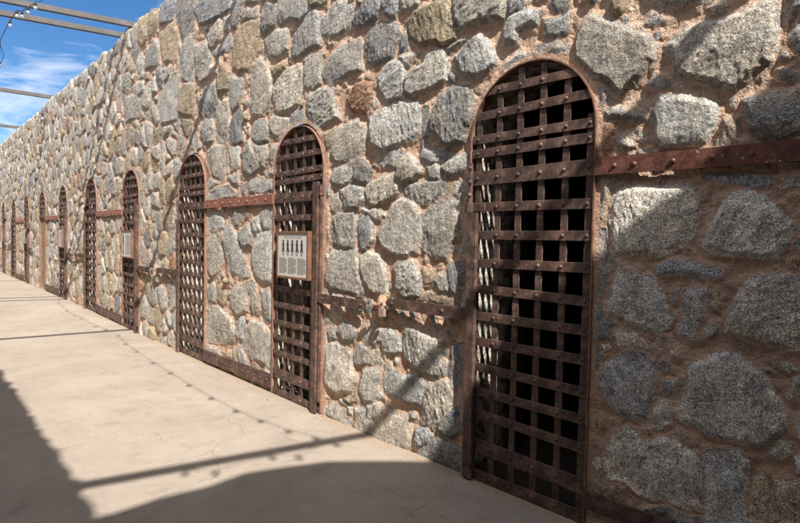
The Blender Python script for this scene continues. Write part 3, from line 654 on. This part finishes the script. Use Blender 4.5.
def arch_outline(w, n=18, z0=0.0):                # left foot, up, over, right foot
    r = w/2; pts = [(-r, z0), (-r, 0.7), (-r, 1.4)]
    pts += [(-r*math.cos(math.pi*k/n), ARCH_Z + r*math.sin(math.pi*k/n)) for k in range(n+1)]
    return pts + [(r, 1.4), (r, 0.7), (r, z0)]
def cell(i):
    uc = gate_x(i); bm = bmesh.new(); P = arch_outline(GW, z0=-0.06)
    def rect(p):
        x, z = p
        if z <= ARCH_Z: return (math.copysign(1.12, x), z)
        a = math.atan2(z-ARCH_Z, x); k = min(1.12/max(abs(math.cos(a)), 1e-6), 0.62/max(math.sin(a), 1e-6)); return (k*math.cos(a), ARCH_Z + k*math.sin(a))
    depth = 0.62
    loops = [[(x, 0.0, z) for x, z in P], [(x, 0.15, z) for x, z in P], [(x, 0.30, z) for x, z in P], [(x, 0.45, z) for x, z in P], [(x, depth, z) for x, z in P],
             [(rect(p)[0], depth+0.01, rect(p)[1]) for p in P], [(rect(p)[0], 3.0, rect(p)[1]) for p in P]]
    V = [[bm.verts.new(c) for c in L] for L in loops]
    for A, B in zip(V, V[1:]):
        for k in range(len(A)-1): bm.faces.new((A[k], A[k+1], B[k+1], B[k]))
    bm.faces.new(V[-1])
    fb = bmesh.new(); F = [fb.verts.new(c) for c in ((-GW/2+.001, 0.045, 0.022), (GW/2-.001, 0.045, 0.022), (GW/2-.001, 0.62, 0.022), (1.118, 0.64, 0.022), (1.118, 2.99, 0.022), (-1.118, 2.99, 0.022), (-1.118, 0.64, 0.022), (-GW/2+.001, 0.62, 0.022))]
    fb.faces.new(F); link('cell_floor', fb, M['cell_dark'], wall).location = (uc, 0, SILL[i])
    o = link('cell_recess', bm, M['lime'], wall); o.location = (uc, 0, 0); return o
for i in range(NG): cell(i)

# opposite wall of the walkway (behind the photographer) and an unseen cross wall added to shade the near end
oc = np.arange(-31, 2.6, 0.024)[::-1]*-1; ot = np.concatenate([np.arange(-0.12, 4.95, 0.024), np.arange(4.97, 5.5, 0.05)])
ow = rubble('opposite_stone_wall', np.arange(-2.6, 31, 0.024), ot, 4.87, 0.07, [], 77, [], [], M['rubble'], soft_top=0.075)
ow.rotation_euler = (0, 0, math.pi); ow.location = (0, OPP, 0)
tag(ow, 'opposite rubble wall running along the far side of the walkway, behind the viewer', 'wall')

# unseen cross wall: top edge (x, y) from above, shaped to throw the big shadow
CROSS = [(1.0, -3.70), (1.03, -3.54), (1.0, -3.29), (1.03, -3.01), (0.99, -2.75), (1.07, -2.49), (1.17, -2.23), (1.34, -2.01), (1.46, -1.86), (1.61, -1.70), (1.46, -1.506), (1.38, -1.36), (1.35, -1.275), (1.52, -1.166), (1.62, -1.081), (1.68, -1.02), (1.58, -0.947), (1.60, -0.85), (1.50, -0.607), (1.52, -0.243), (1.50, 0.05)]
bm = bmesh.new(); rows = []
zs = [-0.1 + 0.12*k for k in range(41)] + [4.85]
rr = random.Random(5)
for k, z in enumerate(zs):
    row = []
    for s in range(len(CROSS)*3-2):
        a, f = divmod(s, 3); p = CROSS[a]; q = CROSS[min(a+1, len(CROSS)-1)]; x = p[0]+(q[0]-p[0])*f/3; y = p[1]+(q[1]-p[1])*f/3
        low = 1.72
        w = max(0.0, min(1.0, (z-4.0)/0.7)); w = w*w*(3-2*w)
        row.append(bm.verts.new((low*(1-w) + x*w + (0 if z > 4.8 else rr.uniform(-.02, .02)), y, z)))
    rows.append(row)
back = []
for p in rows[-1]: back.append(bm.verts.new((2.5, p.co.y, 4.85)))
rows.append(back)
for A, B in zip(rows, rows[1:]):
    for k in range(len(A)-1): bm.faces.new((A[k], A[k+1], B[k+1], B[k]))
cw = link('shadow_cross_wall', bm, make_plain('cross_wall_granite', (0.30, 0.26, 0.22), 0.9, 0.4, 6, 0.02), smooth=True)
tag(cw, 'plain cross wall closing the near end of the walkway, overhanging at the top', 'wall')

# ------------------------------------------------------------------ ground: one sheet, gently falling towards the near gates
def gz(u): return float(np.interp(u, [-400, -24, -13, -9, -4, -2.4, -1.5, 400], [0.05, 0.05, 0.04, -0.015, -0.03, -0.015, 0.0, 0.0]))
bm = bmesh.new(); xs = [-900, -60] + [-30+0.5*k for k in range(70)] + [60, 900]; ys = [-900, -30, -4, -3, -2, -1.2, -0.6, -0.2, 0.05, 3.2, 30, 900]
G = [[bm.verts.new((x, y, gz(x))) for y in ys] for x in xs]
for a in range(len(xs)-1):
    for b in range(len(ys)-1): bm.faces.new((G[a][b], G[a+1][b], G[a+1][b+1], G[a][b+1]))
tag(link('ground', bm, M['ground'], smooth=True), kind='structure')

rr = random.Random(21); bm = bmesh.new()
for k in range(2600):
    u = -0.4 - 24*rr.random()**1.6; y = -0.035 - abs(rr.gauss(0, 0.07)) - (rr.random()*2.2 if rr.random() < 0.10 else 0); r = rr.uniform(0.002, 0.006)*(2.2 if rr.random() < 0.05 else 1)
    P = [Vector((rr.gauss(0, 1), rr.gauss(0, 1), rr.gauss(0, 1))).normalized()*r*rr.uniform(.7, 1.3) for _ in range(4)]
    V = [bm.verts.new(p + Vector((u, y, gz(u)+r*0.45))) for p in P]
    for t3 in ((0, 1, 2), (0, 2, 3), (0, 3, 1), (1, 3, 2)): bm.faces.new([V[q] for q in t3])
tag(link('grit', bm, make_plain('fallen_grit', (0.38, 0.28, 0.20), 0.9, 0.5, 60)), 'fallen mortar grit scattered along the foot of the wall', 'grit', kind='stuff')

# ------------------------------------------------------------------ gates
BARS = [(2.428, .05), (2.29, .052), (2.140, .054), (2.060, .056), (1.909, .088), (1.719, .056), (1.545, .055), (1.377, .055), (1.200, .055), (1.040, .055), (0.880, .055), (0.712, .055), (0.560, .055), (0.412, .055), (0.207, .092), (0.035, .066)]
UPR = [-.375, -.217, -.065, .090, .245, .392]
def half_width(z, inset=0.012):
    if z <= ARCH_Z: return GW/2 - inset
    r = GW/2-inset; return math.sqrt(max(r*r-(z-ARCH_Z)**2, 0.0))
PROTO = {}
def shared(key, name, build, m, parent, **kw):
    if key in PROTO:
        o = PROTO[key].copy(); COL.objects.link(o); o.parent = parent
    else:
        bm = bmesh.new(); build(bm); o = link(name, bm, m, parent, **kw); PROTO[key] = o
    return o
def make_gate(i, label, sill, skip_below=None):
    side = -1 if i % 2 == 0 else 1                # the side of the heavy lock stile
    g = empty('iron_lattice_gate', (gate_x(i), 0, sill), label, 'gate', 'arched iron lattice gates along the stone wall')
    k0 = 'e' if side < 0 else 'o'
    def frame(bm):
        P = arch_outline(GW+0.006); Q = arch_outline(GW-0.012)
        A = [[bm.verts.new((x, y, z)) for x, z in L] for L, y in ((P, -0.034), (Q, -0.034), (Q, 0.035), (P, 0.035))]
        for a, b in ((0, 1), (1, 2), (2, 3), (3, 0)):
            for k in range(len(P)-1): bm.faces.new((A[a][k], A[a][k+1], A[b][k+1], A[b][k]))
    shared('frame', 'arched_frame', frame, M['rim'], g)
    for n, (z, w) in enumerate(BARS):
        if skip_below and z < skip_below: continue
        if z > 2.2:
            hw = min(half_width(z-w/2), 9); hw2 = half_width(z+w/2)
        else: hw = hw2 = half_width(z)
        def bar(bm, z=z, w=w, hw=hw, hw2=hw2, n=n):
            tl = random.Random(n*7+side).uniform(-0.006, 0.006)
            prism(bm, [(-hw, -w/2-tl), (hw, -w/2+tl), (hw2, w/2+tl), (-hw2, w/2-tl)], -0.026, -0.016)
            bmesh.ops.bevel(bm, geom=bm.edges[:], offset=0.0018, segments=1, affect='EDGES')
            for x in UPR:
                if abs(x) < hw2-0.02: rivet(bm, x + random.Random(n+int(x*99)).uniform(-.004, .004), -0.0262, tl*x/0.4)
        o = shared('bar%d%s' % (n, k0), 'crossbar', bar, M['rust'], g); jr = random.Random(i*37+n)
        o.location = (0, jr.uniform(-.0015, 0.0), z + jr.uniform(-.004, .004)); o.rotation_euler = (jr.uniform(-.03, .03), jr.uniform(-.007, .007), 0)
    for n, x in enumerate(UPR):
        top = ARCH_Z + math.sqrt((GW/2-0.012)**2 - (abs(x)+0.02)**2) if z else 0
        bot = skip_below if skip_below else 0.012
        def up(bm, x=x, top=top, bot=bot):
            box(bm, -0.022, 0.022, -0.0158, -0.007, bot, top, 0.0015)
        o = shared('up%d%s%s' % (n, k0, bot), 'upright', up, M['rust'], g); o.location = (x, 0, 0)
    if skip_below: return g
    if side < 0:
        def stile(bm): box(bm, -0.412, -0.338, -0.068, -0.040, 0.0, 1.685, 0.004)
        def latch(bm):
            prism(bm, [(-1.165, 1.005), (-0.4125, 1.003), (-0.4125, 1.084), (-1.165, 1.075), (-1.192, 1.060), (-1.204, 1.040), (-1.192, 1.018)], -0.062, -0.048)
            for x in (-0.62, -1.13): rivet(bm, x, -0.0622, 1.042)
        def knuckle(bm):
            tube(bm, [(-0.412, -0.047, 1.690), (-0.412, -0.047, 1.750)], 0.032, 12)
            box(bm, -0.412, -0.29, -0.0475, -0.0375, 1.692, 1.747, 0.002)
        def pin(bm):
            tube(bm, [(-0.412, -0.042, 1.7505), (-0.412, -0.042, 2.0)], 0.014, 8)
            for z in (1.80, 1.88, 1.97): rivet(bm, -0.412, -0.052, z, 0.017)
    else:
        def stile(bm): box(bm, 0.326, 0.402, -0.070, -0.040, 0.0, 2.02, 0.004)
        def latch(bm):
            prism(bm, [(0.4025, 0.975), (1.06, 0.978), (1.085, 1.0), (1.085, 1.035), (1.06, 1.052), (0.4025, 1.053)], -0.064, -0.050)
            for x in (0.50, 1.02): rivet(bm, x, -0.0642, 1.016)
        def knuckle(bm): tube(bm, [(0.425, -0.045, 1.90), (0.425, -0.045, 1.99)], 0.022, 10)
        def pin(bm): tube(bm, [(0.425, -0.045, 0.10), (0.425, -0.045, 1.8998)], 0.013, 8)
    shared('stile'+k0, 'lock_stile', stile, M['rust'], g); shared('latch'+k0, 'latch_bar', latch, M['rust'], g)
    shared('kn'+k0, 'hinge_knuckle', knuckle, M['rust'], g, smooth=False); shared('pin'+k0, 'hinge_pin', pin, M['rust'], g)
    return g
GLAB = ['large iron lattice gate nearest the viewer, lower half in shade, showing black openings',
        'iron lattice gate with the nearest framed exhibit panel, its wooden side showing bright orange',
        'bare iron lattice gate between the two nearest exhibit panels, white flecks behind its bars',
        'iron lattice gate with the second nearest exhibit panel, black gap just under the panel',
        'bare iron lattice gate just left of the second nearest exhibit panel',
        'narrow-looking gate with a pinkish exhibit panel, left of the fifth gate and its plain lattice',
        'walled-up gateway with only the top of an iron lattice left above pale plaster',
        'distant iron gate with a pale panel, first one left of the walled-up gateway',
        'distant bare iron gate, second left of the walled-up gateway',
        'most distant iron gate at the left edge of the photo']
for i in range(NG): make_gate(i, GLAB[i], SILL[i], skip_below=1.88 if i == 6 else None)

# pale plaster infill of the seventh gateway
bm = bmesh.new(); rr = random.Random(3); nx, nz = 16, 34
g_ = [[bm.verts.new((-GW/2+0.012 + (GW-0.024)*a/nx, 0.012 + rr.uniform(-.012, .012), 1.90*b/nz)) for b in range(nz+1)] for a in range(nx+1)]
for a in range(nx):
    for b in range(nz): bm.faces.new((g_[a][b], g_[a+1][b], g_[a+1][b+1], g_[a][b+1]))
bmesh.ops.solidify(bm, geom=bm.faces[:], thickness=0.12)
inf = link('plaster_infill', bm, make_plain('pale_patchy_plaster', (0.52, 0.38, 0.27), 0.9, 0.35, 7, 0.012), smooth=True, loc=(gate_x(6), 0, 0.05))
tag(inf, 'pale rough plaster filling the seventh gateway below its lattice top', 'infill')

# straps riveted across the wall from one gate's hinges to the next
def strap(name, u0, u1, z0, z1, h, m, label, grp, riv, chip=None):
    o_ = empty(name, (u1, 0, z1-h/2), label, 'iron strap', grp)
    L = u1-u0; dz = z0-z1; bm = bmesh.new(); hh = h/2; N = max(6, int(L/0.12))
    V = [[] for _ in range(4)]
    rr = random.Random(int(-u1*100))
    for k in range(N+1):
        f = k/N; x = -L*f; zc = dz*f + rr.uniform(-.002, .002); yo = rr.uniform(-.002, .002)
        for c, (y, z) in enumerate(((-0.046+yo, -hh), (-0.032+yo, -hh), (-0.032+yo, hh), (-0.046+yo, hh))): V[c].append(bm.verts.new((x, y, zc+z+h/2)))
    for a in range(4):
        for k in range(N): bm.faces.new((V[a][k], V[a][k+1], V[(a+1) % 4][k+1], V[(a+1) % 4][k]))
    bm.faces.new([V[a][0] for a in range(4)]); bm.faces.new([V[a][-1] for a in range(4)][::-1])
    link('bar', bm, m, o_)
    for f in riv:
        bm = bmesh.new(); rivet(bm, 0, 0, 0, 0.0135); r_ = link('rivet', bm, m, o_); r_.location = (-L*f, -0.046, dz*f+h/2)
    return o_
names = {-1: ('right of the nearest gate, running out of frame', ),
         1: ('between the second and third gates', ), 3: ('between the fourth and fifth gates', ),
         5: ('between the sixth gate and the walled-up gateway', ), 7: ('between the two gates left of the walled-up gateway', )}
for i in (-1, 1, 3, 5, 7):
    c = gate_x(i); nx = gate_x(i+1); s1 = nx+GW/2+0.004; s0 = c-GW/2-0.004
    if i == -1:
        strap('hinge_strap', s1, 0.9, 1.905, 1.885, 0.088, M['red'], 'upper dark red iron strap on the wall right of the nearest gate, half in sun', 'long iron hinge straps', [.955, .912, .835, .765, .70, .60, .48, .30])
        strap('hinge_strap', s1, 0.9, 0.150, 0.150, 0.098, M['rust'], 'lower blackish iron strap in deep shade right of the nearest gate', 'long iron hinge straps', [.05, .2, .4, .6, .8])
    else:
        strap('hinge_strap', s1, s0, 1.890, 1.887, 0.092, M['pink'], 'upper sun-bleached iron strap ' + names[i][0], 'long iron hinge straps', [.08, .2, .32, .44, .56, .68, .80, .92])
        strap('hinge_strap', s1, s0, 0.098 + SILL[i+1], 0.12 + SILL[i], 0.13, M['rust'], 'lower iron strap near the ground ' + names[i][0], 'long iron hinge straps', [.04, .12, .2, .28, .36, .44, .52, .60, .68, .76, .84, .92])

# staples and padlocks where two lock bars meet
def padlock(u, z, y, m, label, tilt=0.0, s=1.0):
    p = empty('padlock', (u, y, z), label, 'padlock', 'padlocks on the lock bars', rot=(0, tilt, 0))
    bm = bmesh.new(); prism(bm, [(-.026*s, 0), (-.020*s, -.008), (.020*s, -.008), (.026*s, 0), (.026*s, .045*s), (-.026*s, .045*s)], -0.012, 0.012)
    bmesh.ops.bevel(bm, geom=bm.edges[:], offset=0.003, segments=2, affect='EDGES'); link('body', bm, m, p)
    bm = bmesh.new(); r = .018*s; tube(bm, [(-r, 0, .045*s), (-r, 0, .062*s)] + [(-r*math.cos(math.pi*k/8), 0, .062*s + r*math.sin(math.pi*k/8)) for k in range(1, 8)] + [(r, 0, .062*s), (r, 0, .045*s)], 0.0045, 8)
    link('shackle', bm, M['steel'], p, smooth=True)
words = {0: 'the nearest two gates', 2: 'the third and fourth gates', 4: 'the fifth and sixth gates', 6: 'the walled-up gateway and the gate beyond it', 8: 'the two farthest gates'}
for i in (0, 2, 4, 8):
    c = gate_x(i) - STEP/2 - 0.02; st = empty('lock_staple', (c, 0, 1.0), 'rusty wall staple caked with mortar between the lock bars of ' + words[i], 'staple', 'wall staples for the lock bars')
    bm = bmesh.new(); tube(bm, [(-.03, 0.0, -.02), (-.03, -.075, -.02), (-.012, -.095, 0.01), (.018, -.095, 0.02), (.03, -.07, 0.03), (.03, 0, 0.03)], 0.010, 8); link('loop', bm, M['pink'], st, smooth=True)
    bm = bmesh.new(); prism(bm, [(-.05, -.06), (-.02, -.085), (.03, -.07), (.055, -.02), (.045, .06), (.01, .10), (-.03, .085), (-.055, .02)], -0.050, 0.0)
    bmesh.ops.bevel(bm, geom=bm.edges[:], offset=0.012, segments=2, affect='EDGES'); link('mortar_lump', bm, make_plain('lump_mortar', (0.50, 0.34, 0.22), 0.9, 0.3, 12, 0.02), st, smooth=True)
    padlock(c-0.075, 0.962, -0.085, M['steel'], 'silvery padlock hanging on the left of the staple between ' + words[i], 0.25)
    padlock(c+0.075, 0.942, -0.088, M['brass'], 'pinkish padlock hanging on the right of the staple between ' + words[i], -0.05, 1.25)

# ------------------------------------------------------------------ exhibit panels
def panel(i, label, kind):
    W, Hh, D = 0.55, 0.435, 0.058; yb = -0.045
    p = empty('exhibit_panel', (gate_x(i)+0.040, yb, SILL[i]+1.155), label, 'panel', 'framed exhibit panels hung on the gates')
    def fr(bm):
        t = 0.022
        box(bm, -W/2, -W/2+t, -D, 0, 0, Hh, .002); box(bm, W/2-t, W/2, -D, 0, 0, Hh, .002)
        box(bm, -W/2+t+.0005, W/2-t-.0005, -D, 0, 0.0005, t, .002); box(bm, -W/2+t+.0005, W/2-t-.0005, -D, 0, Hh-t, Hh-.0005, .002)
    shared('pf', 'frame', fr, M['wood'], p)
    def back(bm): box(bm, -W/2+.0225, W/2-.0225, -D+0.008, -0.004, .0225, Hh-.0225)
    shared('pb', 'printed_sheet', back, M['paper'], p)
    y = -D+0.0065
    if kind == 'five':
        def title(bm):
            rr = random.Random(4); x = -0.15
            while x < 0.15:
                w = rr.uniform(.006, .018); box(bm, x, x+w, y-.0005, y, Hh-.058, Hh-.050); x += w+.006
        shared('ti', 'title_line', title, M['text'], p)
        for k in range(5):
            x = -0.16+0.080*k
            def fig(bm, k=k):
                prism(bm, [(-.010, .078), (.010, .078), (.012, .105), (0, .116), (-.012, .105)], y-.0006, y)
                prism(bm, [(-.020, .0775), (.020, .0775), (.014, .045), (.024+.006*(k % 2), .0), (.006, .0), (0, .03), (-.006, .0), (-.024, .0), (-.013, .045)], y-.0006, y)
            shared('fig%d' % (k % 2), 'illustration', fig, M['ink'], p).location = (x, 0, Hh-.190)
            def capt(bm):
                for r_, w in enumerate((.020, .014, .017)): box(bm, -w, w, y-.0005, y, -.008*r_-.003, -.008*r_)
            shared('cap', 'caption', capt, M['text'], p).location = (x, 0, Hh-.200)
        for k in range(3):
            def col(bm, k=k):
                rr = random.Random(k)
                for r_ in range(13):
                    x = -.070; e = .070*(1 if r_ % 6 else .5)
                    while x < e:
                        w = rr.uniform(.006, .022); box(bm, x, min(x+w, e), y-.0005, y, -.0115*r_-.0045, -.0115*r_); x += w+.004
            shared('tc%d' % k, 'text_column', col, M['text'], p).location = (-.160+.160*k, 0, Hh-.243)
    else:
        def big(bm):
            prism(bm, [(-.035, 0), (-.02, .12), (-.045, .22), (-.025, .31), (0, .335), (.03, .30), (.035, .21), (.018, .11), (.03, 0)], y-.0006, y)
        shared('bigfig', 'illustration', big, M['brownprint'], p).location = (-0.17, 0, 0.055)
        def col2(bm):
            rr = random.Random(9)
            for r_ in range(22):
                x = -.13; e = .15*(1 if r_ % 7 else .55)
                while x < e:
                    w = rr.uniform(.008, .028); box(bm, x, min(x+w, e), y-.0005, y, -.0145*r_-.005, -.0145*r_); x += w+.005
        shared('tcb', 'text_column', col2, M['text'], p).location = (0.09, 0, Hh-.07)
panel(1, 'nearest exhibit panel, five small dark figures above three columns of print', 'five')
panel(3, 'second nearest exhibit panel, one tall brown figure beside a column of print', 'one')
panel(5, 'third exhibit panel from the right, foreshortened to a pinkish strip', 'one')
panel(7, 'exhibit panel on the gate just left of the walled-up gateway', 'one')
panel(9, 'farthest exhibit panel at the left edge of the photo', 'one')

# ------------------------------------------------------------------ overhead beams and strings of bulbs
BEAMS = [(1.30, 0.20, 'nearest grey beam crossing overhead, out of frame, throwing the broad shadow across the walkway'),
         (-5.07, 0.065, 'second grey beam overhead, out of frame, throwing the thin shadow across the walkway'),
         (-9.70, 0.20, 'upper of the two close grey beams crossing the sky at top left'),
         (-10.33, 0.20, 'lower of the two close grey beams crossing the sky at top left'),
         (-16.20, 0.05, 'single thin grey beam crossing the sky below the close pair'),
         (-21.62, 0.0, 'lowest and farthest grey beam just above the wall at the left edge')]
for x0, sk, lab in BEAMS:
    bm = bmesh.new(); a = 0.040; ya, yb = OPP-0.45, 0.50
    V = [bm.verts.new((sk*y + dx, y, dz)) for y in (ya, yb) for dx, dz in ((-a*.8, -a*1.1), (a*.8, -a*1.1), (a*.8, a*1.1), (-a*.8, a*1.1))]
    for k in range(4): bm.faces.new((V[k], V[(k+1) % 4], V[4+(k+1) % 4], V[4+k]))
    bm.faces.new(V[:4][::-1]); bm.faces.new(V[4:])
    bmesh.ops.bevel(bm, geom=bm.edges[:], offset=0.006, segments=2, affect='EDGES')
    o = link('overhead_beam', bm, M['beam'], loc=(x0, 0, 4.895)); tag(o, lab, 'beam', 'grey beams spanning the walkway')

def light_string(label, pts, bulbs, drop=0.05):
    root = Vector(pts[0]); s_ = empty('string_lights', root, label, 'string lights', 'bulb strings under the beams')
    bm = bmesh.new(); tube(bm, [Vector(p)-root for p in pts], 0.005, 6); link('cable', bm, M['cable'], s_, smooth=True)
    for b in bulbs:
        p = Vector(b)-root
        def sock(bm): tube(bm, [(0, 0, 0.006), (0, 0, -drop)], [0.012, 0.019], 8)
        sk = shared('sock%g' % drop, 'socket', sock, M['cable'], s_, smooth=True); sk.location = p
        def gl(bm):
            bmesh.ops.create_uvsphere(bm, u_segments=10, v_segments=7, radius=0.024)
            for v in bm.verts: v.co.z = v.co.z*1.25 - drop - 0.024
        shared('glass%g' % drop, 'bulb', gl, M['glass'], s_, smooth=True).location = p
def sag(u, y):                                     # cable height over the walkway
    sup = [0.95, -4.9, -9.9, -16.2, -21.6]
    for a, b in zip(sup, sup[1:]):
        if b <= u <= a: f = (u-b)/(a-b); return 4.80 - 0.42*4*f*(1-f)
    return 4.80
DOTS = [(-13.54, -.29), (-12.24, -.38), (-11.56, -.39), (-11.08, -.37), (-10.11, -.38), (-9.70, -.33), (-9.06, -.32), (-8.32, -.42), (-7.69, -.46), (-6.91, -.50), (-6.28, -.52), (-5.66, -.55), (-5.08, -.56), (-4.58, -.55), (-4.20, -.51), (-3.84, -.46), (-3.57, -.38), (-3.36, -.33)]
pts = []
for us_, ys_ in DOTS:
    z = 4.5
    for _ in range(12): z = sag(us_+0.88*z, 0)
    pts.append((us_+0.88*z, ys_-0.34*z, z))
light_string('long string of small bulbs along the walkway, its end dangling at the top left corner', [(-13.0, -1.35, 4.6), (-11.6, -1.44, 4.5)] + pts, pts)
cr = [(0.86, -2.0, 4.83)] + [(x+.88*4.74, y-.34*4.74, 4.74) for x, y in ((-3.36, -.52), (-3.32, -.68), (-3.44, -.82), (-3.44, -1.23), (-3.56, -1.38))]
light_string('short string of bulbs hung along the nearest overhead beam, out of frame', cr, cr[2:])
lo = [(-9.55, -1.20, 4.86), (-9.50, -1.30, 4.79), (-9.62, -1.37, 4.74), (-9.80, -1.42, 4.72), (-9.95, -1.46, 4.76), (-10.15, -1.52, 4.66), (-11.0, -1.55, 4.58), (-11.6, -1.50, 4.40)]
light_string('small cluster of clear bulbs looped round the close pair of beams at top left', lo, [lo[1], lo[2], lo[3], lo[4], lo[5], lo[7]])
